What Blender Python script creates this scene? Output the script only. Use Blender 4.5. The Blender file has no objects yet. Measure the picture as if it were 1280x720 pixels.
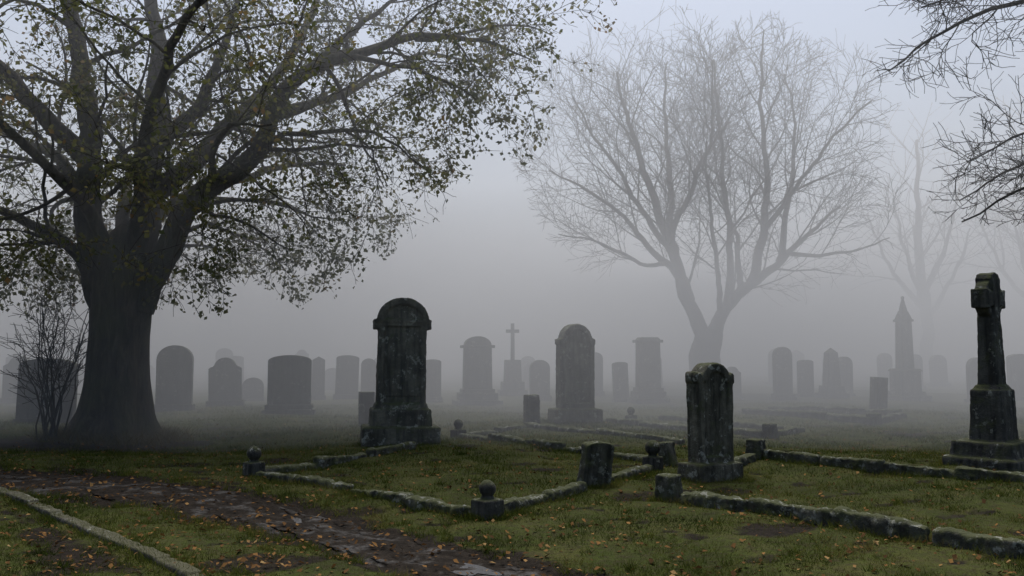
import bpy, bmesh, math, random, time
import numpy as np
from mathutils import Vector, Matrix, noise
T0=time.time()
R=random.Random(7); NR=np.random.default_rng(7)
scene=bpy.context.scene

# ------------------------------------------------------------------ terrain
def hgt(x,y):
    return 0.05*math.sin(.45*x+1.1)*math.cos(.38*y)+0.03*math.sin(1.1*x+.7*y)+0.02*math.cos(1.7*y-.6*x)
def hgt_np(x,y):
    return 0.05*np.sin(.45*x+1.1)*np.cos(.38*y)+0.03*np.sin(1.1*x+.7*y)+0.02*np.cos(1.7*y-.6*x)

PATH=[(-16,12.6,1.3),(-11,11.6,1.25),(-7.5,10.9,1.15),(-5.2,10.25,1.0),(-3.5,9.45,.8),(-1.9,8.3,.62),(-.6,6.95,.56),(.35,6.1,.58),(1.3,5.2,.6),(2.4,3.8,.6),(4,1,.6)]
def path_d(x,y):
    best=np.full(np.shape(x),1e9)
    for (x0,y0,w0),(x1,y1,w1) in zip(PATH[:-1],PATH[1:]):
        dx,dy=x1-x0,y1-y0
        t=np.clip(((x-x0)*dx+(y-y0)*dy)/(dx*dx+dy*dy),0,1)
        d=np.hypot(x-x0-t*dx,y-y0-t*dy)/(w0+(w1-w0)*t)
        best=np.minimum(best,d)
    return best
EDGE=[(-9.0,12.0),(-7.3,10.8),(-5.85,9.7),(-4.8,8.7),(-3.85,7.76),(-2.95,6.83),(-2.2,6.05),(-1.5,5.1),(-.9,3.8),(-.5,2)]
def wob(x,y):
    return (np.sin(3.1*x+1.3*y)+np.sin(5.7*y-2.3*x+1)+.7*np.sin(9.1*x+4*y)+.7*np.sin(11*y-7*x))/3.4
def mudmask(x,y):
    d=path_d(x,y)+.3*wob(x,y)
    m=np.clip((1.2-d)/.45,0,1)
    ex=np.interp(y,[e[1] for e in EDGE[::-1]],[e[0] for e in EDGE[::-1]])
    s=ex-x
    m2=np.clip((s-.1)/.3,0,1)*np.clip((.9+.7*wob(x*.7,y*.9)-s)/.5,0,1)*(y<11.5)
    dt=np.hypot((x+7.5)/2.4,(y-15.6)/1.7)+.2*wob(x,y)
    m3=np.clip((1.0-dt)/.4,0,1)*.8
    m4=np.clip((wob(x*.42+5,y*.47+2)-.38)/.25,0,1)*.55
    m5=np.clip((wob(x*1.1+2,y*1.3+7)-.36)/.2,0,1)*.5
    return np.maximum(np.maximum(np.maximum(m,np.maximum(m4,m5)),m2*.7),m3)

# ------------------------------------------------------------------ mesh helpers
def mk_mesh(name,V,F,mat=None,smooth=False):
    me=bpy.data.meshes.new(name)
    me.from_pydata([tuple(v) for v in V],[],[tuple(f) for f in F]); me.update()
    ob=bpy.data.objects.new(name,me); scene.collection.objects.link(ob)
    if mat: me.materials.append(mat)
    if smooth: me.polygons.foreach_set('use_smooth',[True]*len(me.polygons))
    return ob
def np_mesh(name,V,F,mat,smooth=False):
    me=bpy.data.meshes.new(name); n=len(V); m,k=F.shape
    me.vertices.add(n); me.vertices.foreach_set('co',V.astype(np.float32).ravel())
    me.loops.add(m*k); me.loops.foreach_set('vertex_index',F.astype(np.int32).ravel())
    me.polygons.add(m); me.polygons.foreach_set('loop_start',np.arange(0,m*k,k,dtype=np.int32))
    me.polygons.foreach_set('loop_total',np.full(m,k,dtype=np.int32))
    if smooth: me.polygons.foreach_set('use_smooth',np.ones(m,dtype=bool))
    me.update(calc_edges=True)
    ob=bpy.data.objects.new(name,me); scene.collection.objects.link(ob)
    me.materials.append(mat); return ob
def attr(ob,name,vals):
    a=ob.data.attributes.new(name,'FLOAT','POINT'); a.data.foreach_set('value',np.asarray(vals,dtype=np.float32))

# ------------------------------------------------------------------ materials
def newmat(name):
    m=bpy.data.materials.new(name); m.use_nodes=True
    nt=m.node_tree; b=nt.nodes['Principled BSDF']; return m,nt,b
def N(nt,t,**k):
    n=nt.nodes.new(t)
    for a,v in k.items():
        if a.startswith('i_'): n.inputs[a[2:].replace('_',' ')].default_value=v
        else: setattr(n,a,v)
    return n
def ramp(nt,src,stops):
    n=nt.nodes.new('ShaderNodeValToRGB'); cr=n.color_ramp
    while len(cr.elements)<len(stops): cr.elements.new(.5)
    for e,(p,c) in zip(cr.elements,stops):
        e.position=p; e.color=(c,c,c,1) if not hasattr(c,'__len__') else (*c,1)
    nt.links.new(src,n.inputs[0]); return n
def mix(nt,fac,a,b):
    n=nt.nodes.new('ShaderNodeMix'); n.data_type='RGBA'
    L=nt.links
    if hasattr(fac,'links'): L.new(fac,n.inputs[0])
    else: n.inputs[0].default_value=fac
    for s,v in ((6,a),(7,b)):
        if hasattr(v,'links'): L.new(v,n.inputs[s])
        else: n.inputs[s].default_value=(*v,1)
    return n.outputs[2]
def noise_n(nt,co,scale,detail=5,rough=.6,dist=0):
    n=nt.nodes.new('ShaderNodeTexNoise'); n.inputs['Scale'].default_value=scale
    n.inputs['Detail'].default_value=detail; n.inputs['Roughness'].default_value=rough
    n.inputs['Distortion'].default_value=dist
    nt.links.new(co,n.inputs['Vector']); return n.outputs['Fac']
def bump(nt,b,h,strength,dist=.02):
    n=nt.nodes.new('ShaderNodeBump'); n.inputs['Strength'].default_value=strength; n.inputs['Distance'].default_value=dist
    nt.links.new(h,n.inputs['Height']); nt.links.new(n.outputs[0],b.inputs['Normal'])

def stone_mat(name,dark,light,lichen=.5,moss=(.05,.055,.018),ml=0.,lcol=(.34,.33,.28)):
    m,nt,b=newmat(name)
    co=nt.nodes.new('ShaderNodeTexCoord').outputs['Object']
    oi=nt.nodes.new('ShaderNodeObjectInfo')
    va=N(nt,'ShaderNodeVectorMath',operation='MULTIPLY_ADD'); nt.links.new(oi.outputs['Random'],va.inputs[0]); va.inputs[1].default_value=(31,17,23); nt.links.new(co,va.inputs[2]); co=va.outputs[0]
    n1=noise_n(nt,co,3.0,5,.7)
    base=ramp(nt,n1,[(.32,dark),(.52,[ (a+c)/2 for a,c in zip(dark,light)]),(.66,light)]).outputs[0]
    mp=N(nt,'ShaderNodeMapping'); mp.inputs['Scale'].default_value=(7,7,.7); nt.links.new(co,mp.inputs['Vector'])
    st=ramp(nt,noise_n(nt,mp.outputs[0],1.6,3,.6),[(.44,0.0),(.66,.8)]).outputs[0]
    base=mix(nt,st,base,[c*.4 for c in dark])
    g=nt.nodes.new('ShaderNodeNewGeometry'); sx=nt.nodes.new('ShaderNodeSeparateXYZ'); nt.links.new(g.outputs['Normal'],sx.inputs[0])
    ma=N(nt,'ShaderNodeMath',operation='MULTIPLY_ADD'); nt.links.new(sx.outputs[2],ma.inputs[0]); ma.inputs[1].default_value=.30; nt.links.new(noise_n(nt,co,4.3,4,.75),ma.inputs[2])
    mf=ramp(nt,ma.outputs[0],[(.55-ml,0.),(.75-ml,.85)]).outputs[0]
    base=mix(nt,mf,base,moss)
    up=N(nt,'ShaderNodeMath',operation='MULTIPLY_ADD'); nt.links.new(sx.outputs[2],up.inputs[0]); up.inputs[1].default_value=.07; nt.links.new(noise_n(nt,co,3.1,2,.6),up.inputs[2])
    gate=ramp(nt,up.outputs[0],[(.58-.22*lichen,0.),(.68-.18*lichen,1.)]).outputs[0]
    blot=ramp(nt,noise_n(nt,co,11,5,.68),[(.555,0.),(.60,.9)]).outputs[0]
    mb=N(nt,'ShaderNodeMath',operation='MULTIPLY'); nt.links.new(blot,mb.inputs[0]); nt.links.new(gate,mb.inputs[1])
    lc=mix(nt,n1,(.12,.12,.09),lcol)
    base=mix(nt,mb.outputs[0],base,lc)
    nt.links.new(base,b.inputs['Base Color']); b.inputs['Roughness'].default_value=.88; b.inputs['Specular IOR Level'].default_value=.2
    bump(nt,b,noise_n(nt,co,32,4,.75),.8,.03)
    return m
M_STONE=stone_mat('weathered_sandstone',(.042,.038,.028),(.145,.132,.097),.6)
M_DARK=stone_mat('dark_stone',(.030,.028,.024),(.088,.083,.07),.4)
M_KERB=stone_mat('lichened_kerb_stone',(.033,.031,.023),(.105,.098,.075),.9,ml=.07,lcol=(.25,.245,.205))
M_CONC=stone_mat('edging_stone',(.065,.055,.044),(.12,.104,.085),.1,(.06,.058,.028))

def bark_mat(name,c1,c2,green=.5):
    m,nt,b=newmat(name); co=nt.nodes.new('ShaderNodeTexCoord').outputs['Object']
    mp=N(nt,'ShaderNodeMapping'); mp.inputs['Scale'].default_value=(9,9,1.8); nt.links.new(co,mp.inputs['Vector'])
    n1=noise_n(nt,mp.outputs[0],1.3,5,.7,.6)
    base=ramp(nt,n1,[(.3,[c*.35 for c in c1]),(.5,c1),(.72,c2)]).outputs[0]
    gm=ramp(nt,noise_n(nt,co,1.3,3,.6),[(.42,0.),(.65,green)]).outputs[0]
    base=mix(nt,gm,base,(.055,.06,.02))
    nt.links.new(base,b.inputs['Base Color']); b.inputs['Roughness'].default_value=.9; b.inputs['Specular IOR Level'].default_value=.15
    bump(nt,b,n1,1.0,.08); return m
M_BARK=bark_mat('sycamore_bark',(.045,.036,.025),(.11,.088,.063))
def simple_bark():
    m,nt,b=newmat('grey_bark'); b.inputs['Roughness'].default_value=.9; b.inputs['Specular IOR Level'].default_value=.1
    co=nt.nodes.new('ShaderNodeTexCoord').outputs['Object']
    nt.links.new(ramp(nt,noise_n(nt,co,4,3,.6),[(.35,(.03,.026,.021)),(.65,(.07,.061,.05))]).outputs[0],b.inputs['Base Color']); return m
M_BARK2=simple_bark()

def leaf_mat(name,stops,trans=.35,rough=.6):
    m=bpy.data.materials.new(name); m.use_nodes=True; nt=m.node_tree; nt.nodes.clear()
    o=nt.nodes.new('ShaderNodeOutputMaterial')
    a=N(nt,'ShaderNodeAttribute',attribute_name='rnd')
    c=ramp(nt,a.outputs['Fac'],stops).outputs[0]
    d=nt.nodes.new('ShaderNodeBsdfDiffuse'); nt.links.new(c,d.inputs[0]); out=d.outputs[0]
    if trans>0:
        t=nt.nodes.new('ShaderNodeBsdfTranslucent'); nt.links.new(c,t.inputs[0])
        ms=nt.nodes.new('ShaderNodeMixShader'); ms.inputs[0].default_value=trans
        nt.links.new(d.outputs[0],ms.inputs[1]); nt.links.new(t.outputs[0],ms.inputs[2]); out=ms.outputs[0]
    nt.links.new(out,o.inputs[0])
    return m
M_LEAF=leaf_mat('autumn_foliage',[(0,(.07,.08,.032)),(.5,(.135,.135,.056)),(.8,(.17,.145,.06)),(1,(.19,.115,.05))],.5)
M_FALL=leaf_mat('fallen_leaf',[(0,(.045,.026,.013)),(.4,(.115,.06,.024)),(.7,(.21,.11,.038)),(1,(.27,.185,.085))],0.1,.6)
M_BLADE=leaf_mat('grass_blade',[(0,(.018,.026,.005)),(.45,(.052,.066,.012)),(.8,(.095,.098,.020)),(1,(.13,.10,.036))],.3,.6)
M_DRY=leaf_mat('dry_grass',[(0,(.06,.05,.02)),(1,(.13,.10,.05))],.2)

def ground_mat():
    m,nt,b=newmat('turf_and_mud'); co=nt.nodes.new('ShaderNodeTexCoord').outputs['Object']
    n1=noise_n(nt,co,1.1,5,.65); n2=noise_n(nt,co,14,5,.75)
    g=ramp(nt,n1,[(.3,(.022,.03,.006)),(.5,(.045,.056,.011)),(.7,(.074,.07,.02))]).outputs[0]
    g=mix(nt,ramp(nt,n2,[(.4,0.),(.66,.85)]).outputs[0],g,(.036,.028,.015))
    mud=ramp(nt,n2,[(.3,(.008,.0062,.0046)),(.55,(.019,.0145,.0105)),(.75,(.042,.032,.023))]).outputs[0]
    a=N(nt,'ShaderNodeAttribute',attribute_name='mud')
    add=N(nt,'ShaderNodeMath',operation='MULTIPLY_ADD'); nt.links.new(noise_n(nt,co,5,4,.7),add.inputs[0]); add.inputs[1].default_value=.9
    nt.links.new(a.outputs['Fac'],add.inputs[2])
    f=ramp(nt,add.outputs[0],[(.72,0.),(.92,1.)]).outputs[0]
    nt.links.new(mix(nt,f,g,mud),b.inputs['Base Color'])
    b.inputs['Roughness'].default_value=.95; b.inputs['Specular IOR Level'].default_value=.06
    bump(nt,b,n2,.9,.05); return m
def mud_mat():
    m,nt,b=newmat('wet_mud'); co=nt.nodes.new('ShaderNodeTexCoord').outputs['Object']
    n1=noise_n(nt,co,9,6,.78); n2=noise_n(nt,co,3.3,4,.65)
    c=ramp(nt,n1,[(.3,(.007,.0055,.0042)),(.52,(.017,.013,.0095)),(.75,(.04,.031,.023))]).outputs[0]
    nt.links.new(c,b.inputs['Base Color'])
    w=ramp(nt,n2,[(.52,0.),(.66,1.)]).outputs[0]
    nt.links.new(ramp(nt,w,[(0,.9),(1,.42)]).outputs[0],b.inputs['Roughness'])
    nt.links.new(ramp(nt,w,[(0,.05),(1,.28)]).outputs[0],b.inputs['Specular IOR Level'])
    bump(nt,b,noise_n(nt,co,22,5,.7),.9,.03); return m
def puddle_mat():
    m,nt,b=newmat('puddle_water'); b.inputs['Base Color'].default_value=(.02,.016,.012,1); b.inputs['Roughness'].default_value=.2; b.inputs['Specular IOR Level'].default_value=.3
    co=nt.nodes.new('ShaderNodeTexCoord').outputs['Object']; bump(nt,b,noise_n(nt,co,20,3,.5),.25,.01); return m

# ------------------------------------------------------------------ ground sheet
xs=np.concatenate([[-500,-300,-200,-120,-80,-55,-40,-30,-24,-20],np.arange(-17,17.01,.11),[20,24,30,40,55,80,120,200,300,500]])
ys=np.concatenate([[-200,-80,-30,-12,-5,0],np.arange(2,26,.11),np.arange(26,45,.6),[50,60,80,110,160,250,400,600]])
X,Y=np.meshgrid(xs,ys)
Z=hgt_np(X,Y)
fn=np.array([noise.fractal(Vector((a*1.9,b*1.9,0)),.8,2.1,4) for a,b in zip(X.ravel(),Y.ravel())]).reshape(X.shape)
mm=mudmask(X,Y)
near=((Y<27)&(Y>1)&(abs(X)<18))
Z=Z+np.where(near,fn*.022-mm*.045,0)
nx,ny=len(xs),len(ys)
idx=np.arange(nx*ny).reshape(ny,nx)
F=np.stack([idx[:-1,:-1],idx[:-1,1:],idx[1:,1:],idx[1:,:-1]],-1).reshape(-1,4)
g=np_mesh('grass_ground',np.stack([X,Y,Z],-1).reshape(-1,3),F,ground_mat(),True)
attr(g,'mud',np.where(near,mm,.1).ravel())

def ribbon(name,pts,mat,lift,cross=37,step=.05,ragged=.3):
    P=[];
    for (a,b) in zip(pts[:-1],pts[1:]):
        n=max(2,int(math.dist(a[:2],b[:2])/step))
        for i in range(n):
            t=i/n; P.append([a[k]+(b[k]-a[k])*t for k in range(3)])
    P=np.array(P)
    k=np.ones(17)/17
    for c in range(3):
        s=np.convolve(np.pad(P[:,c],8,mode='edge'),k,'valid'); P[:,c]=s
    d=np.gradient(P[:,:2],axis=0); d/=np.linalg.norm(d,axis=1)[:,None]; nrm=np.stack([-d[:,1],d[:,0]],1)
    V=[]
    for i in range(len(P)):
        for j in range(cross):
            u=j/(cross-1)*2-1
            w=P[i,2]*.82*(1+ragged*float(wob(P[i,0]*1.2+u*3,P[i,1]*1.2)))
            x=P[i,0]+nrm[i,0]*u*w; y=P[i,1]+nrm[i,1]*u*w
            rut=-.03*math.exp(-((abs(u)-.45)/.2)**2)
            z=hgt(x,y)-.035+.022*noise.fractal(Vector((x*1.9,y*1.9,0)),.8,2.1,4)+lift+rut*.5+.013*noise.fractal(Vector((x*8,y*8,3)),.7,2.1,4)
            if abs(u)>.6: z-=.055*((abs(u)-.6)/.4)**1.3
            V.append((x,y,z))
    F=[(i*cross+j,i*cross+j+1,(i+1)*cross+j+1,(i+1)*cross+j) for i in range(len(P)-1) for j in range(cross-1)]
    return mk_mesh(name,V,F,mat,True)
ribbon('dirt_path',PATH,mud_mat(),.020)
MP=puddle_mat()
for (px_,py_,r1,r2,an,dz) in ((-.36,6.78,.30,.14,-48,-.026),(-2.3,8.6,.32,.14,-35,-.028),(-4.6,10.0,.4,.14,-22,-.028)):
    V=[(px_,py_,0)]; c_,s_=math.cos(math.radians(an)),math.sin(math.radians(an))
    for k in range(40):
        a=k*math.pi/20; q=1+.22*math.sin(3*a+px_)+.12*math.sin(5*a); u,v=r1*q*math.cos(a),r2*q*math.sin(a); V.append((px_+u*c_-v*s_,py_+u*s_+v*c_,0))
    ob=mk_mesh('puddle',V,[(0,k+1,(k+1)%40+1) for k in range(40)],MP); ob.location.z=hgt(px_,py_)+dz

# ------------------------------------------------------------------ stone builders
CL=bpy.data.textures.new('wear','CLOUDS'); CL.noise_scale=.12; CL.noise_depth=4
CL2=bpy.data.textures.new('wear_big','CLOUDS'); CL2.noise_scale=.45; CL2.noise_depth=3
def box(bm,cx,cy,z0,w,d,h,taper=1.0,bev=.02,rz=0.,tilt=0.):
    vs=[]
    for z,s in ((z0,1.),(z0+h,taper)):
        for sx,sy in ((-1,-1),(1,-1),(1,1),(-1,1)):
            v=Vector((sx*w/2*s,sy*d/2*s,0)); v.rotate(Matrix.Rotation(rz,3,'Z')); vs.append(bm.verts.new((cx+v.x,cy+v.y,z+tilt*sx*(z>z0))))
    fs=[(3,2,1,0),(4,5,6,7),(0,1,5,4),(1,2,6,5),(2,3,7,6),(3,0,4,7)]
    faces=[bm.faces.new([vs[i] for i in f]) for f in fs]
    if bev>0:
        es=list({e for f in faces for e in f.edges})
        bmesh.ops.bevel(bm,geom=es,offset=bev,segments=2,affect='EDGES',profile=.6)
def slab(bm,prof,y0,y1,bev=.015,taper=None):
    a=[bm.verts.new((x,y0,z)) for x,z in prof]; b=[bm.verts.new((x,y1,z)) for x,z in prof]
    f1=bm.faces.new(a); f2=bm.faces.new(b[::-1]); n=len(prof)
    sd=[bm.faces.new((a[i],b[i],b[(i+1)%n],a[(i+1)%n])) for i in range(n)]
    if bev>0:
        es=list(set(f1.edges)|set(f2.edges))
        bmesh.ops.bevel(bm,geom=es,offset=bev,segments=2,affect='EDGES',profile=.6)
def ringslab(bm,outer,inner,y0,y1):
    n=len(outer)
    A=[bm.verts.new((x,y0,z)) for x,z in outer]; B=[bm.verts.new((x,y0,z)) for x,z in inner]
    C=[bm.verts.new((x,y1,z)) for x,z in outer]; D=[bm.verts.new((x,y1,z)) for x,z in inner]
    for i in range(n):
        j=(i+1)%n
        for q in ((A[i],A[j],B[j],B[i]),(C[j],C[i],D[i],D[j]),(A[j],A[i],C[i],C[j]),(B[i],B[j],D[j],D[i])): bm.faces.new(q)
def arc(cx,cz,rx,rz,a0,a1,n):
    return [(cx+rx*math.cos(math.radians(a0+(a1-a0)*i/n)),cz+rz*math.sin(math.radians(a0+(a1-a0)*i/n))) for i in range(n+1)]
def profile(kind,w,z0,h):
    w2=w/2; z1=z0+h
    if kind=='round':  return [(-w2,z0),(w2,z0)]+arc(0,z1-w*.42,w2,w*.42,0,180,20)
    if kind=='low':    return [(-w2,z0),(w2,z0)]+arc(0,z1-w*.14,w2,w*.14,0,180,16)
    if kind=='shoulder':
        r=w*.33
        return [(-w2,z0),(w2,z0),(w2,z1-r*1.05),(w2*.86,z1-r*.9),(r*1.08,z1-r*.9)]+arc(0,z1-r*.95,r*1.02,r*.95,8,172,16)+[(-r*1.08,z1-r*.9),(-w2*.86,z1-r*.9),(-w2,z1-r*1.05)]
    if kind=='peak':   return [(-w2,z0),(w2,z0),(w2,z1-w*.28),(w2*.75,z1-w*.24),(0,z1),(-w2*.75,z1-w*.24),(-w2,z1-w*.28)]
    return [(-w2,z0),(w2,z0),(w2,z1),(-w2,z1)]
def dedupe(p):
    o=[p[0]]
    for q in p[1:]:
        if math.dist(q,o[-1])>.004: o.append(q)
    if math.dist(o[0],o[-1])<.004: o.pop()
    return o
def finish(bm,name,x,y,rz,mat,voxel=0,lean=(0,0),wear=.02,sink=.04):
    bmesh.ops.recalc_face_normals(bm,faces=bm.faces)
    me=bpy.data.meshes.new(name); bm.to_mesh(me); bm.free()
    ob=bpy.data.objects.new(name,me); scene.collection.objects.link(ob); me.materials.append(mat)
    ob.location=(x,y,hgt(x,y)-sink); ob.rotation_euler=(math.radians(lean[0]),math.radians(lean[1]),math.radians(rz))
    if voxel:
        r=ob.modifiers.new('remesh','REMESH'); r.mode='VOXEL'; r.voxel_size=voxel; r.use_smooth_shade=True
        for t,s in ((CL,wear),(CL2,wear*1.2)):
            d=ob.modifiers.new('wear','DISPLACE'); d.texture=t; d.strength=s; d.mid_level=.5; d.texture_coords='LOCAL'
    return ob
def headstone(x,y,w,h,kind='round',t=.18,rz=12,steps=((1.25,.16),),mat=M_DARK,voxel=0,lean=(0,0),name='headstone'):
    bm=bmesh.new(); z=0
    for (s,hh) in steps:
        box(bm,0,0,z-(0.1 if z==0 else .005),w*s,t+w*(s-1)*1.0+.04,hh+(0.1 if z==0 else .005)); z+=hh
    pr=dedupe(profile(kind,w,z-.005,h-z)); slab(bm,pr,-t/2,t/2)
    return finish(bm,name,x,y,rz,mat,voxel,lean)
def pillar_stone(x,y,w,h,rz=12,mat=M_DARK,name='pillar_headstone',top='cap',voxel=0,steps=((1.9,.18),(1.5,.22),(1.2,.12))):
    bm=bmesh.new(); z=0
    for (s,hh) in steps:
        box(bm,0,0,z-(0.1 if z==0 else .005),w*s,w*s*.75,hh+(0.1 if z==0 else .005)); z+=hh
    ct=h-(.16 if top=='cap' else w*.4)
    box(bm,0,0,z-.005,w,w*.55,ct-z,.95)
    if top=='cap':
        box(bm,0,0,ct-.01,w*1.16,w*.72,.09); box(bm,0,0,ct+.075,w*.98,w*.6,.085,.8)
    else:
        box(bm,0,0,ct-.01,w*1.16,w*.72,.09)
        slab(bm,dedupe([(-w*.47,ct+.07),(w*.47,ct+.07)]+arc(0,ct+.07,w*.47,h-ct-.07,0,180,16)),-w*.27,w*.27)
    return finish(bm,name,x,y,rz,mat,voxel)

def monument():
    bm=bmesh.new()
    box(bm,0,0,-.1,1.32,.86,.44,.985,.03)
    box(bm,0,0,.335,1.05,.66,.30,.96,.03)
    box(bm,0,0,.63,.93,.5,.09,.95,.02)
    box(bm,0,0,.715,.84,.40,1.34,.96,.02)
    box(bm,0,0,2.03,.93,.48,.065,1,.015)
    box(bm,0,0,2.09,.98,.52,.06,1,.02)
    slab(bm,dedupe([(-.41,2.14),(.41,2.14)]+arc(0,2.14,.41,.36,0,180,24)),-.22,.22,.02)
    o=arc(0,2.13,.44,.39,0,180,20); i=arc(0,2.13,.33,.27,180,0,20)
    slab(bm,dedupe(o+i),-.27,-.19,.008)
    for s in (-1,1):
        box(bm,s*.355,-.20,.72,.09,.07,1.3,1,.01)
        box(bm,s*.45,0,1.98,.07,.44,.13,1,.02)
    slab(bm,dedupe([(-.25,.85),(.25,.85),(.25,1.72)]+arc(0,1.72,.25,.22,0,180,14)+[(-.25,1.72)]),-.225,-.15,.01)
    return finish(bm,'arched_gravestone_monument',-1.92,14.75,12,M_STONE,.017,(0,.6),.022)
monument()
def monument2():
    bm=bmesh.new()
    box(bm,0,0,-.1,1.08,.7,.44,.97,.03)
    pr=dedupe([(-.40,.33),(.40,.33),(.39,1.72),(.42,1.74),(.42,1.84),(.35,1.86)]+arc(0,1.82,.34,.36,8,172,20)+[(-.35,1.86),(-.42,1.84),(-.42,1.74),(-.39,1.72)])
    slab(bm,pr,-.16,.16,.02)
    inn=[(x*.76,1.25+(z-1.25)*.86) for x,z in pr]; ringslab(bm,[(x*.985,1.25+(z-1.25)*.985) for x,z in pr],inn,-.2,-.13)
    return finish(bm,'arched_headstone',1.38,18.8,16,M_STONE,.018,(0,0),.02)
monument2()
def near_stone():
    bm=bmesh.new()
    box(bm,0,0,-.1,.80,.46,.35,.97,.025)
    pr=dedupe([(-.31,.24),(.31,.24),(.31,1.27),(.34,1.29),(.34,1.37)]+arc(.305,1.37,.035,.05,0,180,5)+[(.26,1.39)]+arc(0,1.36,.25,.18,14,166,14)+[(-.26,1.39)]+arc(-.305,1.37,.035,.05,0,180,5)+[(-.34,1.29),(-.31,1.27)])
    slab(bm,pr,-.11,.11,.015)
    inn=[(x*.72,.8+(z-.8)*.84) for x,z in pr]; ringslab(bm,[(x*.98,.8+(z-.8)*.98) for x,z in pr],inn,-.135,-.09)
    return finish(bm,'headstone',2.58,11.25,34,M_STONE,.013,(-1,1.5),.018)
near_stone()
def celtic():
    bm=bmesh.new()
    box(bm,0,0,-.1,1.16,1.0,.30,.98,.03); box(bm,0,0,.195,1.0,.84,.22,.95,.03)
    box(bm,0,0,.41,.56,.46,.72,.9,.02); box(bm,0,0,1.12,.46,.38,.07,.8,.015)
    box(bm,0,0,1.18,.34,.27,.98,.82,.02)
    zc=2.42
    slab(bm,[(-.12,2.12),(.12,2.12),(.10,zc-.12),(.10,zc+.1),(.15,zc+.30),(-.15,zc+.30),(-.10,zc+.1),(-.10,zc-.12)],-.12,.12,.02)
    slab(bm,[(-.32,zc-.14),(-.12,zc-.095),(.12,zc-.095),(.32,zc-.14),(.32,zc+.14),(.12,zc+.095),(-.12,zc+.095),(-.32,zc+.14)],-.118,.118,.02)
    slab(bm,dedupe([(-.15,zc+.28),(.15,zc+.28),(.11,zc+.35),(0,zc+.38),(-.11,zc+.35)]),-.11,.11,.02)
    ringslab(bm,arc(0,zc,.29,.29,0,351,40),arc(0,zc,.19,.19,0,351,40),-.085,.085)
    return finish(bm,'celtic_cross_monument',6.85,12.25,40,M_DARK,.015,(0,0),.02)
celtic()
def pinnacle():
    bm=bmesh.new()
    box(bm,0,0,-.1,1.15,1.15,.32,1,.03); box(bm,0,0,.21,.92,.92,.14,.95,.02); box(bm,0,0,.345,.72,.72,.68,.97,.02)
    box(bm,0,0,1.02,.8,.8,.09,.85,.02); box(bm,0,0,1.10,.43,.43,1.6,.86,.02)
    box(bm,0,0,2.69,.47,.47,.08,1,.02)
    for r in (0,90):
        old=set(bm.verts)
        slab(bm,[(-.21,2.76),(.21,2.76),(.0,3.04)],-.20,.20,.01)
        nv=[v for v in bm.verts if v not in old]
        bmesh.ops.rotate(bm,verts=nv,cent=(0,0,0),matrix=Matrix.Rotation(math.radians(r)+.001,3,'Z'))
    box(bm,0,0,2.78,.30,.30,.74,.12,.01)
    bmesh.ops.create_icosphere(bm,subdivisions=2,radius=.06,matrix=Matrix.Translation((0,0,3.5)))
    return finish(bm,'gothic_pinnacle_monument',13.25,28.9,12,M_STONE)
pinnacle()
def cross_mon(x,y,h,rz=8,s=1.):
    bm=bmesh.new()
    box(bm,0,0,-.1,1.0*s,.8*s,.35); box(bm,0,0,.245,.8*s,.62*s,.3); box(bm,0,0,.54,.62*s,.45*s,h*.3,.9)
    z=.54+h*.3
    slab(bm,[(-.07,z),(.07,z),(.06,h),(-.06,h)],-.06,.06,.01)
    slab(bm,[(-.24,h-.34),(.24,h-.34),(.24,h-.22),(-.24,h-.22)],-.055,.055,.01)
    return finish(bm,'stone_cross_monument',x,y,rz,M_DARK)
cross_mon(.02,31,2.65)
def obelisk(x,y,w,h):
    bm=bmesh.new(); box(bm,0,0,-.1,w*1.8,w*1.8,.3); box(bm,0,0,.195,w*1.4,w*1.4,.25,.95); box(bm,0,0,.44,w,w,h-.62,.75); box(bm,0,0,h-.185,w*.75,w*.75,.18,.05,.005)
    return finish(bm,'obelisk',x,y,10,M_DARK)

H=headstone
H(-10.45,19.3,1.15,1.46,'low',.35,14,((1.06,.12),),lean=(0,1))
H(-9.2,23.4,.92,1.82,'round',.3,12,((1.12,.22),))
H(-8.4,25.2,.92,1.45,'shoulder',.25,12,((1.15,.2),),lean=(0,-1.5))
H(-8.75,29,.7,.82,'round',.2,12,((1.1,.1),))
H(-5.75,22.2,1.08,1.55,'low',.34,10,((1.22,.16),(1.1,.12)))
H(-6.5,28.8,.42,1.5,'peak',.25,12,((1.2,.2),))
H(-5.5,28.5,.75,1.5,'low',.2,12,((1.15,.2),),lean=(0,1.5))
H(-4.8,28.7,.5,1.4,'round',.2,12,((1.15,.2),))
H(-3.25,19.2,.34,.80,'flat',.3,14,((1.1,.08),),name='stone_post')
H(-2.6,28,.56,1.42,'low',.2,12,((1.15,.2),))
pillar_stone(-1.1,27.2,.9,2.2,10,top='arch',steps=((1.65,.2),(1.35,.22),(1.15,.12)))
H(.92,28.5,.66,1.38,'round',.2,12,((1.15,.2),))
H(3.0,31,.55,1.6,'round',.2,12,((1.15,.2),))
H(3.6,28.3,.5,1.36,'low',.2,12,((1.15,.15),),lean=(0,-2))
pillar_stone(4.35,27.4,.74,2.12,10,top='cap',steps=((1.55,.2),(1.3,.2),(1.12,.12)))
H(7.75,30.2,.6,1.2,'shoulder',.2,12,((1.15,.15),))
H(9.15,29,.62,1.82,'round',.22,12,((1.3,.14),(1.15,.1)))
H(10.4,30.4,.55,1.35,'low',.2,12,((1.15,.15),))
obelisk(10.95,29.4,.46,1.75)
H(12.2,31.5,.6,1.5,'round',.2,12,((1.15,.15),))
H(15.2,28,.7,1.5,'round',.2,12,((1.15,.15),))
H(16.9,28.5,.9,1.55,'low',.2,12,((1.15,.15),))
H(9.75,22.9,.34,.92,'flat',.3,18,((1.1,.06),),name='stone_post',lean=(0,4))
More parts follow.
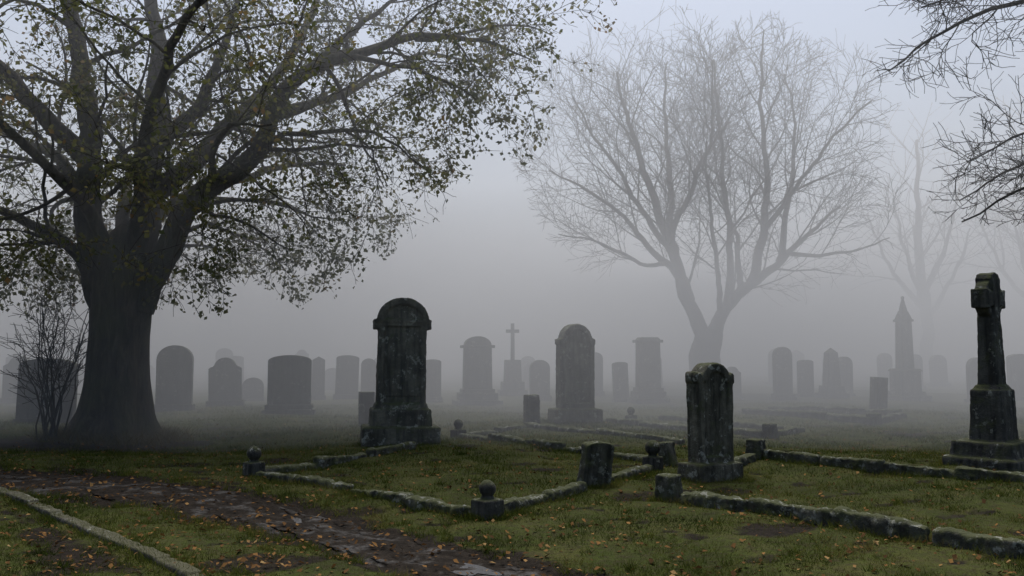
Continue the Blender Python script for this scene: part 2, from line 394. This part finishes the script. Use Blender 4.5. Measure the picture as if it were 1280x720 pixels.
for i in range(26):
    fx=R.uniform(-24,26); fy=R.uniform(35,50)
    H(fx,fy,R.uniform(.5,.95),R.uniform(.9,1.9),R.choice(['round','shoulder','low','peak','round']),.22,R.uniform(6,16),((1.2,.18),),lean=(0,R.uniform(-2.5,2.5)))
for (fx,fy) in ((-15.5,27),(-17,22),(19.5,24),(22,27)):
    H(fx,fy,.9,1.5,R.choice(['round','shoulder']),.25,12,((1.2,.18),))

# ------------------------------------------------------------------ grave kerbs
def kerb(name,segs,w=.15,h=.17,voxel=.016,mat=M_KERB):
    bm=bmesh.new()
    for a,b in segs:
        L=math.dist(a,b); n=max(1,round(L/.95)); ang=math.atan2(b[1]-a[1],b[0]-a[0])
        for i in range(n):
            t=(i+.5)/n; cx=a[0]+(b[0]-a[0])*t; cy=a[1]+(b[1]-a[1])*t
            cx+=R.uniform(-.015,.015); cy+=R.uniform(-.015,.015)
            hh=h*R.uniform(.8,1.08)
            box(bm,cx,cy,hgt(cx,cy)-.12,L/n*R.uniform(.975,.995),w*R.uniform(.88,1.12),hh+.12,.985,.03,ang+R.uniform(-.03,.03),R.uniform(-.018,.018))
    ob=finish(bm,name,0,0,0,mat,voxel,wear=.065); ob.location=(0,0,0); return ob
kerb('grave_kerb',[((-3.35,11.35),(-.38,8.85)),((-.12,8.9),(.82,10.2)),((1.15,10.7),(1.9,11.75)),((-3.4,11.5),(-1.6,13.9))],.15,.10)
kerb('grave_kerb',[((1.85,9.45),(5.9,4.75)),((3.7,12.7),(7.4,9.0)),((2.95,11.9),(3.5,12.6))],.16,.135)
kerb('grave_kerb',[((-1.0,16.3),(2.1,12.7)),((0.3,17.9),(2.9,14.6)),((-.9,16.4),(.25,17.8))],.15,.09,.02)
kerb('grave_kerb',[((2.1,19.2),(4.8,16.3)),((3.5,20.4),(5.9,17.8)),((4.9,16.4),(5.9,17.6))],.16,.11,.022)
kerb('grave_kerb',[((5.9,22),(8.3,19.8)),((7.0,23.4),(9.6,21.2)),((8.4,19.9),(9.6,21.1))],.16,.17,.025,M_DARK)
def ball_post(x,y,w=.26,h=.2,r=.088,rz=40):
    bm=bmesh.new(); box(bm,0,0,-.1,w,w,h+.1,.96,.02); box(bm,0,0,h-.01,w*.5,w*.5,.04,.7,.01)
    bmesh.ops.create_uvsphere(bm,u_segments=24,v_segments=16,radius=r,matrix=Matrix.Translation((0,0,h+.02+r*.93)))
    return finish(bm,'ball_finial_post',x,y,rz,M_DARK,.011,(0,0),.012,.01)
ball_post(-.25,8.78); ball_post(-3.42,11.45,.24,.2,.095); ball_post(1.93,11.85,.22,.2,.105); ball_post(-1.02,16.35,.24,.16,.09); ball_post(2.75,19.9,.22,.16,.09)
def block(x,y,w,h,rz,lean=(0,0),t=None,name='kerb_corner_block',mat=M_KERB):
    bm=bmesh.new(); box(bm,0,0,-.1,w,t or w,h+.1,.93,.03); return finish(bm,name,x,y,rz,mat,.013,lean,.035,.01)
block(1.74,9.6,.25,.30,-45); block(3.62,12.8,.25,.30,-42); block(2.25,12.45,.22,.34,-42,(0,-6)); block(4.88,16.3,.25,.28,-42,mat=M_DARK)
block(.42,18.5,.32,.62,14,mat=M_DARK,name='stone_post'); block(8.35,19.85,.3,.27,-42,mat=M_DARK)
bm=bmesh.new(); slab(bm,dedupe(profile('low',.40,-.1,.64)),-.08,.08,.02)
finish(bm,'small_grave_marker',.98,10.45,30,M_KERB,.012,(6,5),.03,.0)

bm=bmesh.new()
for a,b in zip(EDGE[:-1],EDGE[1:]):
    L=math.dist(a,b); n=max(1,round(L/.62)); ang=math.atan2(b[1]-a[1],b[0]-a[0])
    for i in range(n):
        t=(i+.5)/n; cx=a[0]+(b[0]-a[0])*t; cy=a[1]+(b[1]-a[1])*t
        box(bm,cx,cy,hgt(cx,cy)-.12,L/n-.006,.12,.12+.04+R.uniform(-.006,.006),.99,.012,ang+R.uniform(-.015,.015))
e=finish(bm,'path_edging',0,0,0,M_CONC,.013,wear=.025); e.location=(0,0,0)

# ------------------------------------------------------------------ trees
def unit(v): return v/ (np.linalg.norm(v)+1e-9)
class Tree:
    def __init__(s,seed): s.r=np.random.default_rng(seed); s.V=[]; s.F=[]; s.n=0; s.tips=[]
    def tube(s,P,r,sides,lobes=None):
        P=np.asarray(P,float); T=np.gradient(P,axis=0); T/=np.linalg.norm(T,axis=1)[:,None]+1e-9
        ref=np.array([0.31,.95,.05]) if abs(T[0][2])>.6 else np.array([.05,.1,1.])
        U=np.cross(T,ref); U/=np.linalg.norm(U,axis=1)[:,None]+1e-9; W=np.cross(T,U)
        a=np.arange(sides)*2*np.pi/sides
        rr=np.asarray(r)[:,None]*np.ones(sides)
        if lobes is not None: rr=rr*lobes(P,a)
        ring=P[:,None,:]+rr[:,:,None]*(np.cos(a)[None,:,None]*U[:,None,:]+np.sin(a)[None,:,None]*W[:,None,:])
        m=len(P); s.V.append(ring.reshape(-1,3))
        i=np.arange(m-1)[:,None]*sides; j=np.arange(sides)[None,:]; k=(j+1)%sides
        f=np.stack([i+j,i+k,i+sides+k,i+sides+j],-1).reshape(-1,4)+s.n
        s.F.append(f); s.n+=m*sides
    def grow(s,p,d,L,r,lvl,c):
        seg=c['seg'][lvl]; n=max(3,int(L/seg)); st=L/n; P=[p]; D=[d]
        for i in range(n):
            d=unit(d+s.r.normal(0,c['wig'][lvl],3)+np.array([0,0,c['trop'][lvl]]))
            q=P[-1]+d*st
            if not c['env'](q) and i>0: break
            P.append(q); D.append(d)
        if len(P)<2: return
        m=len(P); R_=np.linspace(r,max(r*c['tap'],c['rmin']),m)
        s.tube(P,R_,c['sides'][lvl])
        if lvl>=c['leaflvl']: s.tips.append((np.array(P),np.array(D)))
        s.kids(P,D,R_,L,lvl,c)
    def kids(s,P,D,R_,L,lvl,c):
        if lvl>=len(c['nc']): return
        k=max(1,int(c['nc'][lvl]*s.r.uniform(.8,1.2)*(len(P)-1)/max(1,int(L/c['seg'][lvl]) or 1))) if L else c['nc'][lvl]
        az=s.r.uniform(0,6.28)
        for i in range(k):
            t=c['t0'][lvl]+(1-c['t0'][lvl])*(i+s.r.uniform(0,1))/k; t=min(t,1); x=t*(len(P)-1); j=min(int(x),len(P)-2); f=x-j
            p=P[j]*(1-f)+P[j+1]*f; d=D[min(j+1,len(D)-1)]; az+=2.4+s.r.normal(0,.3)
            u=unit(np.cross(d,[.3,.2,.9])); w=np.cross(d,u)
            ang=math.radians(s.r.normal(c['ang'][lvl],8))
            dd=unit(d*math.cos(ang)+(u*math.cos(az)+w*math.sin(az))*math.sin(ang))
            rr=(R_[j]*(1-f)+R_[j+1]*f)*c['rk']
            LL=c['len'][lvl]*s.r.uniform(.65,1.25)*(1-.35*t)
            s.grow(p,dd,LL,min(max(rr,c['rmin']*1.3),LL*c['slim']),lvl+1,c)
    def limb(s,pts,r0,r1,c,sides=12,frm=.0):
        pts=[np.array(p,float) for p in pts]; pts=[2*pts[0]-pts[1]]+pts+[2*pts[-1]-pts[-2]]
        P=[]
        for i in range(1,len(pts)-2):
            a,b,cc,d=pts[i-1:i+3]; n=max(3,int(np.linalg.norm(cc-b)/.3))
            for k in range(n):
                t=k/n; P.append(.5*((2*b)+(-a+cc)*t+(2*a-5*b+4*cc-d)*t*t+(-a+3*b-3*cc+d)*t**3))
        P.append(pts[-2]); P=np.array(P); jit=s.r.normal(0,.08,(len(P),3)); jit=(jit+np.roll(jit,1,0)+np.roll(jit,-1,0))/3; jit[0]=0; P=P+jit
        D=np.gradient(P,axis=0); D/=np.linalg.norm(D,axis=1)[:,None]
        t=np.linspace(0,1,len(P)); R_=r0+(r1-r0)*t**.75
        s.tube(P,R_,sides,lambda P,a:1+.06*np.sin(3*a[None,:]+P[:,2:3]*2)+.04*np.sin(5*a[None,:]-P[:,2:3]*3))
        L=len(P)*.3
        c2=dict(c); c2['nc']=list(c['nc']); c2['nc'][0]=max(2,int(c['dens']*L))
        s.kids(list(P),list(D),R_,0,0,c2)
        return P
    def build(s,name,mat):
        return np_mesh(name,np.concatenate(s.V),np.concatenate(s.F),mat,True)
def leaves_mesh(name,tips,per,size,mat,rng,droop=.4,spread=.12):
    C=[]
    for P,D in tips:
        dens=.5+.5*math.tanh(3.5*(noise.noise(Vector(P[0]*.6))+.1))
        n=rng.poisson(per*(.22+1.4*dens))
        for _ in range(n):
            t=rng.uniform(.15,1)*(len(P)-1); j=min(int(t),len(P)-2); C.append(P[j]+(P[j+1]-P[j])*(t-j))
    C=np.array(C); n=len(C)
    C=C+rng.normal(0,spread,(n,3))*[1,1,.8]
    a=rng.normal(0,1,(n,3)); a[:,2]-=droop; a/=np.linalg.norm(a,axis=1)[:,None]
    b=np.cross(a,rng.normal(0,1,(n,3))); b/=np.linalg.norm(b,axis=1)[:,None]; nn=np.cross(a,b)
    sz=size*rng.uniform(.5,1.25,n)[:,None]
    v0=C; v1=C+a*sz*.5+b*sz*.38+nn*sz*.12; v2=C+a*sz; v3=C+a*sz*.5-b*sz*.38+nn*sz*.12
    V=np.stack([v0,v1,v2,v3],1).reshape(-1,3); i=np.arange(n)*4
    F=np.concatenate([np.stack([i,i+1,i+2],1),np.stack([i,i+2,i+3],1)])
    ob=np_mesh(name,V,F,mat)
    cl=np.array([noise.noise(Vector(c*.7)) for c in C])
    attr(ob,'rnd',np.repeat(np.clip(.42+cl*.6+rng.normal(0,.18,n),0,1),4)); return ob,n

TX,TY=-7.56,16.3
# limb sketch units (65.5 per metre, height measured down from 8.3 m; third value = depth in metres)
def tl(u,v,dy=0.):
    return (TX+(u-145)/65.5, TY+dy, 1.6+(440-v)/65.5)
tr=Tree(11)
def env1(q):
    return ((q[0]+7.4)/9.1)**2+((q[1]-TY)/7.0)**2+((q[2]-9.8)/7.6)**2<1.0+.12*math.sin(q[0]*2.1+q[2]*1.7+q[1])
c1=dict(seg=[.3,.28,.2,.14],wig=[.1,.15,.18,.2],trop=[0,-.02,-.07,-.09],env=env1,tap=.3,rmin=.004,sides=[8,6,4,3],leaflvl=2,
        nc=[9,7,6],t0=[.25,.15,.1],ang=[56,50,46],len=[3.1,1.45,.62],rk=.42,slim=.017,dens=1.6)
gz=hgt(TX,TY)
tp=[(TX-.02,TY,gz-.15),(TX-.02,TY,gz+.12),(TX,TY,gz+.45),(TX+.02,TY,1.1),(TX+.03,TY,1.9),(TX+.05,TY,2.6),(TX+.08,TY,3.1),(TX+.1,TY,3.5),(TX+.12,TY,3.9),(TX+.12,TY,4.15)]
trr=[.90,.73,.62,.55,.52,.54,.56,.46,.26,.01]
Pz=np.array(tp); zz=np.linspace(0,len(tp)-1,50); Pt=np.stack([np.interp(zz,range(len(tp)),Pz[:,k]) for k in range(3)],1); Rt=np.interp(zz,range(len(tp)),trr)
def lob(P,a):
    z=np.clip(P[:,2:3],0,4); f=np.exp(-z*1.3)
    return 1+ (.16*f+.035)*np.sin(5*a[None,:]+.5)+(.10*f+.03)*np.sin(3*a[None,:]+1.7+z*.3)+.02*np.sin(11*a[None,:]+z)+.012*np.sin(19*a[None,:]+z*4)
tr.tube(Pt,Rt,40,lob)
LM=[([(170,385,.05),(192,340,0),(218,290,-.1),(262,240,-.3),(332,185,-.5),(358,125,-.6),(420,82,-.6),(520,52,-.5),(600,55,-.4),(660,75,-.3)],.33,.012),
    ([(155,380,.1),(168,330,.1),(172,250,.2),(178,160,.4),(168,60,.6),(155,-40,.9),(160,-160,1.2)],.36,.08),
    ([(138,385,0),(122,335,-.1),(112,270,-.2),(118,190,-.4),(105,90,-.6),(95,-10,-.8),(110,-120,-1)],.34,.08),
    ([(185,235,.2),(225,180,.7),(262,130,1.0),(300,70,1.4),(345,-20,1.8),(380,-100,2.0)],.22,.05),
    ([(135,370,.1),(112,315,.1),(85,240,.3),(50,195,.5),(0,165,.8),(-70,140,1.1),(-160,120,1.5)],.22,.04),
    ([(125,365,0),(105,325,-.2),(80,295,-.6),(40,275,-1.2),(-10,262,-1.8),(-90,240,-2.5)],.15,.03),
    ([(112,200,-.4),(70,150,-.9),(30,100,-1.4),(-30,40,-1.9),(-90,-20,-2.3)],.2,.05),
    ([(300,205,-.4),(370,178,-.9),(440,178,-1.2),(500,195,-1.5),(535,230,-1.6)],.08,.012),
    ([(165,370,0),(172,300,-.3),(200,230,-1),(240,170,-2),(290,110,-3),(340,60,-3.8)],.2,.04),
    ([(150,370,.1),(160,290,.5),(175,240,1.3),(230,190,2.3),(300,160,3.3),(380,140,4.0)],.2,.04),
    ([(145,370,.1),(138,290,.4),(110,220,1.5),(70,160,2.8),(20,120,4)],.2,.04),
    ([(145,370,0),(135,300,-.3),(120,240,-1.5),(90,190,-3),(60,150,-4.2)],.16,.04),
    ([(358,125,-.6),(400,70,-.2),(450,10,.2),(520,-40,.5)],.14,.02),
    ([(440,75,-.6),(500,95,-1),(560,120,-1.3),(600,150,-1.4)],.06,.012),
    ([(520,52,-.5),(580,30,0),(640,15,.4),(700,20,.7)],.05,.01),
    ([(262,130,1),(340,95,1.4),(420,60,2),(500,5,2.6),(600,-10,3)],.12,.02),
    ([(175,180,.4),(230,120,.2),(270,50,0),(290,-40,0)],.18,.04),
    ([(262,240,-.3),(300,205,-1.5),(350,200,-2.6),(400,215,-3.4)],.09,.012),
   ]
LOW=[([(230,275,-.2),(290,245,.5),(350,245,1.1),(410,262,1.5)],.06,.012),
    ([(205,300,.1),(240,270,.9),(280,285,1.8),(310,315,2.6)],.06,.012),
    ([(200,320,.1),(235,290,-.6),(260,300,-1.4),(270,330,-2.2)],.05,.012),
    ([(120,350,0),(90,305,.8),(50,300,1.6),(20,310,2.2),(-20,330,3)],.07,.012),
    ([(120,350,0),(90,305,-.9),(60,300,-1.9),(30,325,-2.8)],.06,.012),
    ([(80,295,-.6),(50,290,-.2),(20,310,.2),(-5,340,.4)],.05,.012),
    ([(150,350,.3),(180,300,1.6),(215,290,2.8),(250,315,3.8)],.07,.012),
    ([(140,350,.3),(110,300,1.8),(80,290,3.2),(50,320,4.4)],.07,.012),
    ([(440,178,-1.2),(460,200,-.4),(470,225,.3)],.03,.01)]
for pts,a,b in LM: tr.limb([tl(*p) for p in pts],a,b,c1)
c1b=dict(c1,dens=2.0,len=[1.9,1.1,.55],trop=[0,-.04,-.08,-.1])
for pts,a,b in LOW: tr.limb([tl(*p) for p in pts],a,b,c1b,8)
syc=tr.build('sycamore_tree',M_BARK)
lv,nl=leaves_mesh('leaves',tr.tips,3.9,.10,M_LEAF,NR,.5,.085)
lv.parent=syc
print('sycamore',tr.n,'leaves',nl,time.time()-T0)

BX,BY=7.7,34.
def bl(u,v,dy=0.): return (BX+(u-885)/31.4, BY+dy, 1.6+(440-v)/31.4)   # sketch units, 31.4 per metre
def env2(q):
    a=((q[0]-5.6)/5.6)**2+((q[1]-BY)/6)**2+((q[2]-9.2)/6.0)**2
    b=((q[0]-10.2)/5.0)**2+((q[1]-BY)/6)**2+((q[2]-9.0)/5.8)**2
    return min(a,b)<1+.15*math.sin(q[0]*2+q[2]*1.4)
c2=dict(seg=[.5,.42,.3,.22],wig=[.08,.11,.13,.16],trop=[.05,.05,.03,.02],env=env2,tap=.25,rmin=.0065,sides=[8,5,4,3],leaflvl=9,
        nc=[8,8,7],t0=[.22,.12,.08],ang=[42,42,40],len=[4.0,2.1,1.15],rk=.42,slim=.0145,dens=1.45)
bt=Tree(5)
bt.limb([(BX,BY,-.2),(BX,BY,.8),(BX+.05,BY,1.8),(BX+.1,BY,2.6)],.72,.52,dict(c2,dens=0,nc=[0,0,0],t0=[.9,.1,.1]),16)
BL=[([(885,445),(880,420),(862,375),(838,310,-.5),(815,240,-1),(790,170,-1.3),(770,100,-1.5)],.36,.04),
    ([(865,380),(850,300,.6),(850,220,1),(845,130,1.3),(850,50,1.5)],.24,.03),
    ([(852,345),(810,300,.4),(770,250,.8),(725,220,1.2),(690,200,1.5)],.16,.025),
    ([(845,330),(800,330,-.8),(750,310,-1.6),(700,300,-2)],.11,.02),
    ([(888,445),(895,415),(912,385),(945,355,.3),(985,325,.6),(1030,285,1),(1075,250,1.4)],.34,.03),
    ([(912,385),(915,320,-.4),(905,240,-.8),(900,160,-1),(890,80,-1.2)],.18,.03),
    ([(945,355,.3),(960,290,0),(962,210,-.3),(955,120,-.6),(960,40,-.8)],.22,.03),
    ([(985,325,.6),(1000,260,1),(1015,190,1.3),(1020,120,1.5),(1010,70,1.7)],.16,.03),
    ([(1000,315,.6),(1040,320,0),(1080,310,-.6),(1105,300,-1)],.1,.02),
    ([(838,310,-.5),(860,240,-1.8),(880,170,-2.6),(875,100,-3)],.14,.03),
    ([(930,365,.2),(940,300,1.5),(930,220,2.6),(925,140,3.4)],.15,.03),
    ([(840,315,-.4),(790,240,-.8),(745,170,-.6),(720,120,-.4)],.14,.03),
    ([(905,395),(890,330,-1.5),(870,260,-3),(860,200,-4)],.13,.03),
    ([(960,290,0),(1000,230,-1.2),(1040,170,-2),(1070,140,-2.4)],.12,.03),
   ]
for pts,a,b in BL: bt.limb([bl(*p) for p in pts],a,b,c2)
bt.build('bare_tree',M_BARK2)
print('bare',bt.n,time.time()-T0)

rt=Tree(23)
def env3(q): return ((q[0]-12.5)/6.8)**2+((q[1]-15)/6)**2+((q[2]-8.8)/6.2)**2<1
c3=dict(c2,seg=[.3,.2,.14,.1],wig=[.1,.18,.2,.2],trop=[0,-.01,.02,.04],env=env3,nc=[7,7,6],len=[1.6,.85,.45],dens=2.3,rmin=.005,ang=[45,45,42])
RX,RY=13.,15.
rt.limb([(RX,RY,-.2),(RX,RY,1),(RX-.1,RY,2.4),(RX-.1,RY,4),(RX,RY,6),(RX+.2,RY,9),(RX,RY,12)],.55,.12,c3,14)
for pts,a,b in [([(13,15,5.6),(11.6,14.7,6.7),(10.2,14.4,7.4),(8.9,14.2,7.6),(7.6,14.1,7.2),(6.3,14,6.3)],.12,.012),
    ([(13,15,3.4),(11.5,14.6,4.0),(10.0,14.3,4.6),(8.8,14.2,4.3),(7.5,14.1,3.8)],.09,.012),
    ([(13,15,4.4),(11.4,14.9,5.2),(10.0,14.7,5.7),(9.0,14.6,5.4),(7.9,14.5,5.0)],.09,.012),
    ([(13,15,3.9),(11.4,15.3,4.9),(10.0,15.4,5.2),(9.0,15.5,4.9),(8.2,15.5,4.3)],.08,.012),
    ([(13,15,7),(11.5,14.3,8.2),(9.8,14,8.4),(8.3,14,8.0),(6.9,14,7.4)],.11,.012),
    ([(13,15,6),(14.5,15.5,8),(16,16,9.5)],.16,.03),([(13,15,7),(13.5,17,9),(14,18.5,11)],.16,.03),([(13,15,5),(13.2,13,7),(13.5,11,8.5)],.16,.03)]:
    rt.limb(pts,a,b,c3,8)
rt.build('bare_tree',M_BARK2)
for (fx,fy,hh,sd) in ((28,58,18,1),(37,60,20,2),(-27,62,17,3)):
    ft=Tree(sd)
    c4=dict(c2,env=lambda q:((q[0]-fx)/6.5)**2+((q[1]-fy)/6.5)**2+((q[2]-hh*.6)/(hh*.45))**2<1,nc=[7,6],len=[5,2.5],seg=[.8,.7,.5],wig=[.08,.1,.12],dens=.9,rmin=.015,t0=[.3,.15])
    ft.limb([(fx,fy,-.2),(fx+.2,fy,4),(fx-.2,fy,9),(fx,fy,hh*.9)],.5,.1,c4,10)
    for k in range(5):
        a=k*1.26; ft.limb([(fx,fy,3.5+k*.5),(fx+2*math.cos(a),fy+2*math.sin(a),6.5+k*.5),(fx+3.4*math.cos(a),fy+3.4*math.sin(a),10+k*.6)],.22,.05,c4,8)
    ft.build('bare_tree',M_BARK2)
sh=Tree(31)
c5=dict(c2,env=lambda q:True,seg=[.2,.15,.1],wig=[.1,.14,.18],trop=[.03,.03,.02],nc=[4,4],len=[.75,.4],t0=[.3,.2],dens=2.3,rmin=.005,sides=[5,4,3],ang=[35,38,40])
for k in range(20):
    a=R.uniform(0,6.28); l=R.uniform(.2,.85); hh=R.uniform(1.4,2.8); bx,by=-8.45+R.uniform(-.2,.2),15.7+R.uniform(-.2,.2)
    sh.limb([(bx,by,-.05),(bx+.4*l*math.cos(a),by+.4*l*math.sin(a),hh*.5),(bx+l*math.cos(a),by+l*math.sin(a),hh)],.018,.006,c5,5)
sh.build('bare_shrub',M_BARK2)

# ------------------------------------------------------------------ grass blades
def blades(name,x,y,hmin,hmax,wid,mat,lean=.5,bias=0.):
    n=len(x); z=hgt_np(x,y)-.012
    z+= -.035*mudmask(x,y)
    a=NR.uniform(0,2*np.pi,n); h=NR.uniform(hmin,hmax); w=wid*NR.uniform(.7,1.3,n)
    lx=NR.normal(0,lean,n)*h; ly=NR.normal(0,lean,n)*h
    v0=np.stack([x-np.cos(a)*w,y-np.sin(a)*w,z],1); v1=np.stack([x+np.cos(a)*w,y+np.sin(a)*w,z],1); v2=np.stack([x+lx,y+ly,z+h],1)
    V=np.stack([v0,v1,v2],1).reshape(-1,3); F=np.arange(3*n).reshape(-1,3)
    ob=np_mesh(name,V,F,mat)
    pt=.5+.38*wob(x*.37,y*.37)+.26*wob(x*1.7+3,y*1.7)
    attr(ob,'rnd',np.repeat(np.clip(pt+NR.normal(0,.18,n)+bias,0,1),3)); return ob
n=540000; u=NR.uniform(0,1,n); y=4.6*(26/4.6)**u; x=NR.uniform(-1,1,n)*(y*.78+1.2)
m=mudmask(x,y); keep=NR.uniform(0,1,n)>m*1.25-.05+np.clip(wob(x*2.3,y*2.3)*.4,0,.45); x,y=x[keep],y[keep]
sc=.010+.022*(.5+.5*wob(x*.8+1,y*.8)); dist=np.clip(y/9,.8,2.2)
blades('grass',x,y,sc*.8,sc*2.4*np.clip(dist,1,1.6),.0035*dist,M_BLADE,.6)
tx=[];ty=[]
def tuft(x0,y0,x1,y1,n,s=.05):
    t=NR.uniform(0,1,n); tx.append(x0+(x1-x0)*t+NR.normal(0,s,n)); ty.append(y0+(y1-y0)*t+NR.normal(0,s,n))
for a,b in [((-3.35,11.35),(-.38,8.85)),((-.12,8.9),(1.9,11.75)),((1.85,9.45),(5.9,4.75)),((3.7,12.7),(7.4,9.0)),((-1,16.3),(2.1,12.7))]:
    tuft(*a,*b,5500,.11)
for a,b in zip(EDGE[2:-1],EDGE[3:]): tuft(*a,*b,800,.10)
for (cx,cy,w) in [(-1.9,14.75,.75),(1.38,18.8,.65),(2.6,11.25,.5),(6.85,12.25,.75),(.98,10.45,.25),(-.25,8.78,.17),(1.74,9.6,.18),(3.62,12.8,.2)]:
    for k in range(12):
        a0=k*.5236; tuft(cx+w*math.cos(a0),cy+w*.7*math.sin(a0),cx+w*math.cos(a0+.52),cy+w*.7*math.sin(a0+.52),90,.04)
for k in range(420):
    cy=4.9*(20/4.9)**R.random(); cx=R.uniform(-1,1)*(cy*.72+.6)
    if path_d(np.array([cx]),np.array([cy]))[0]<.8: continue
    tuft(cx,cy,cx,cy,R.randint(20,60),R.uniform(.02,.06))
for (x0,y0,w0),(x1,y1,w1) in zip(PATH[1:-1],PATH[2:]):
    L=math.hypot(x1-x0,y1-y0); nxn,nyn=-(y1-y0)/L,(x1-x0)/L
    for k in range(int(L*18)):
        t=R.random(); s=R.choice((-1,1))*R.uniform(.8,1.2)*(w0+(w1-w0)*t); cx=x0+(x1-x0)*t+nxn*s; cy=y0+(y1-y0)*t+nyn*s
        tuft(cx,cy,cx,cy,R.randint(10,45),R.uniform(.02,.07))
tx=np.concatenate(tx);ty=np.concatenate(ty)
blades('grass_tufts',tx,ty,.025,.10+0*tx,.004,M_BLADE,.6,.05)
n=2200; a=NR.uniform(0,6.28,n); rr=.7+abs(NR.normal(0,.28,n))
blades('dry_grass',TX+.1+rr*np.cos(a)*1.1,TY+rr*np.sin(a),.08,.34+0*a,.007,M_DRY,.7)

# ------------------------------------------------------------------ fallen leaves
n=19000; u=NR.uniform(0,1,n); y=4.8*(24/4.8)**u; x=NR.uniform(-1,1,n)*(y*.75+1); 
kp=NR.uniform(0,1,n)<np.clip(.30+.45*wob(x*.7+2,y*.7)+.2*(mudmask(x,y)>.3)+.3*np.exp(-((x+5)/5)**2),0.08,1); x,y=x[kp],y[kp]; n=len(x)
z=hgt_np(x,y)+NR.uniform(.0,.03,n)-.02*mudmask(x,y); a=NR.uniform(0,6.28,n); s=NR.uniform(.010,.030,n)
ax=np.stack([np.cos(a),np.sin(a),NR.normal(0,.35,n)],1); bx=np.stack([-np.sin(a),np.cos(a),NR.normal(0,.35,n)],1); C=np.stack([x,y,z],1); up=np.array([0,0,1.])
k=[C-ax*s[:,None],C-ax*s[:,None]*.2+bx*s[:,None]*.75+up*s[:,None]*.3,C+ax*s[:,None]*1.1+up*s[:,None]*.2,C-ax*s[:,None]*.2-bx*s[:,None]*.75+up*s[:,None]*.25]
V=np.stack(k,1).reshape(-1,3); i=np.arange(n)*4; F=np.concatenate([np.stack([i,i+1,i+2],1),np.stack([i,i+2,i+3],1)])
fl=np_mesh('fallen_leaves',V,F,M_FALL); attr(fl,'rnd',np.repeat(NR.beta(1.4,2.2,n),4))

# ------------------------------------------------------------------ fog (neutral droplets)
def fog(name,b,dens,g=.2):
    x0,x1,y0,y1,z0,z1=b
    V=[(x,y,z) for z in (z0,z1) for x,y in ((x0,y0),(x1,y0),(x1,y1),(x0,y1))]
    m=bpy.data.materials.new(name); m.use_nodes=True; nt=m.node_tree; nt.nodes.clear()
    o=nt.nodes.new('ShaderNodeOutputMaterial'); v=nt.nodes.new('ShaderNodeVolumeScatter')
    v.inputs['Density'].default_value=dens; v.inputs['Anisotropy'].default_value=g; v.inputs['Color'].default_value=(1,1,1,1)
    nt.links.new(v.outputs[0],o.inputs['Volume'])
    return mk_mesh(name,V,[(3,2,1,0),(4,5,6,7),(0,1,5,4),(1,2,6,5),(2,3,7,6),(3,0,4,7)],m)
fog('ground_fog',(-160,160,14.0,230,-1.5,4.4),.074)
fog('fog_bank',(-160,160,12.4,230,4.405,18),.031)

# ------------------------------------------------------------------ light
w=bpy.data.worlds.new('World'); scene.world=w; w.use_nodes=True; nt=w.node_tree
sky=nt.nodes.new('ShaderNodeTexSky'); sky.sky_type='NISHITA'; sky.sun_disc=False
EL=65; sky.sun_elevation=math.radians(EL); sky.sun_rotation=0; sky.air_density=1.; sky.dust_density=2.5; sky.ozone_density=.5
nt.links.new(sky.outputs[0],nt.nodes['Background'].inputs[0]); nt.nodes['Background'].inputs[1].default_value=.15
sun=bpy.data.lights.new('sun','SUN'); sun.energy=5.0; sun.angle=math.radians(40); sun.color=(1,.99,.97)
so=bpy.data.objects.new('sun',sun); scene.collection.objects.link(so); so.rotation_euler=(math.radians(-(90-EL)),0,0)

cam=bpy.data.cameras.new('camera'); cam.lens=30; cam.clip_end=2000
co=bpy.data.objects.new('camera',cam); scene.collection.objects.link(co); scene.camera=co
co.location=(0,0,1.6); co.rotation_euler=(math.radians(90+4.29),0,0)
scene.view_settings.view_transform='Standard'; scene.view_settings.look='None'; scene.view_settings.exposure=0
print('built in',time.time()-T0)
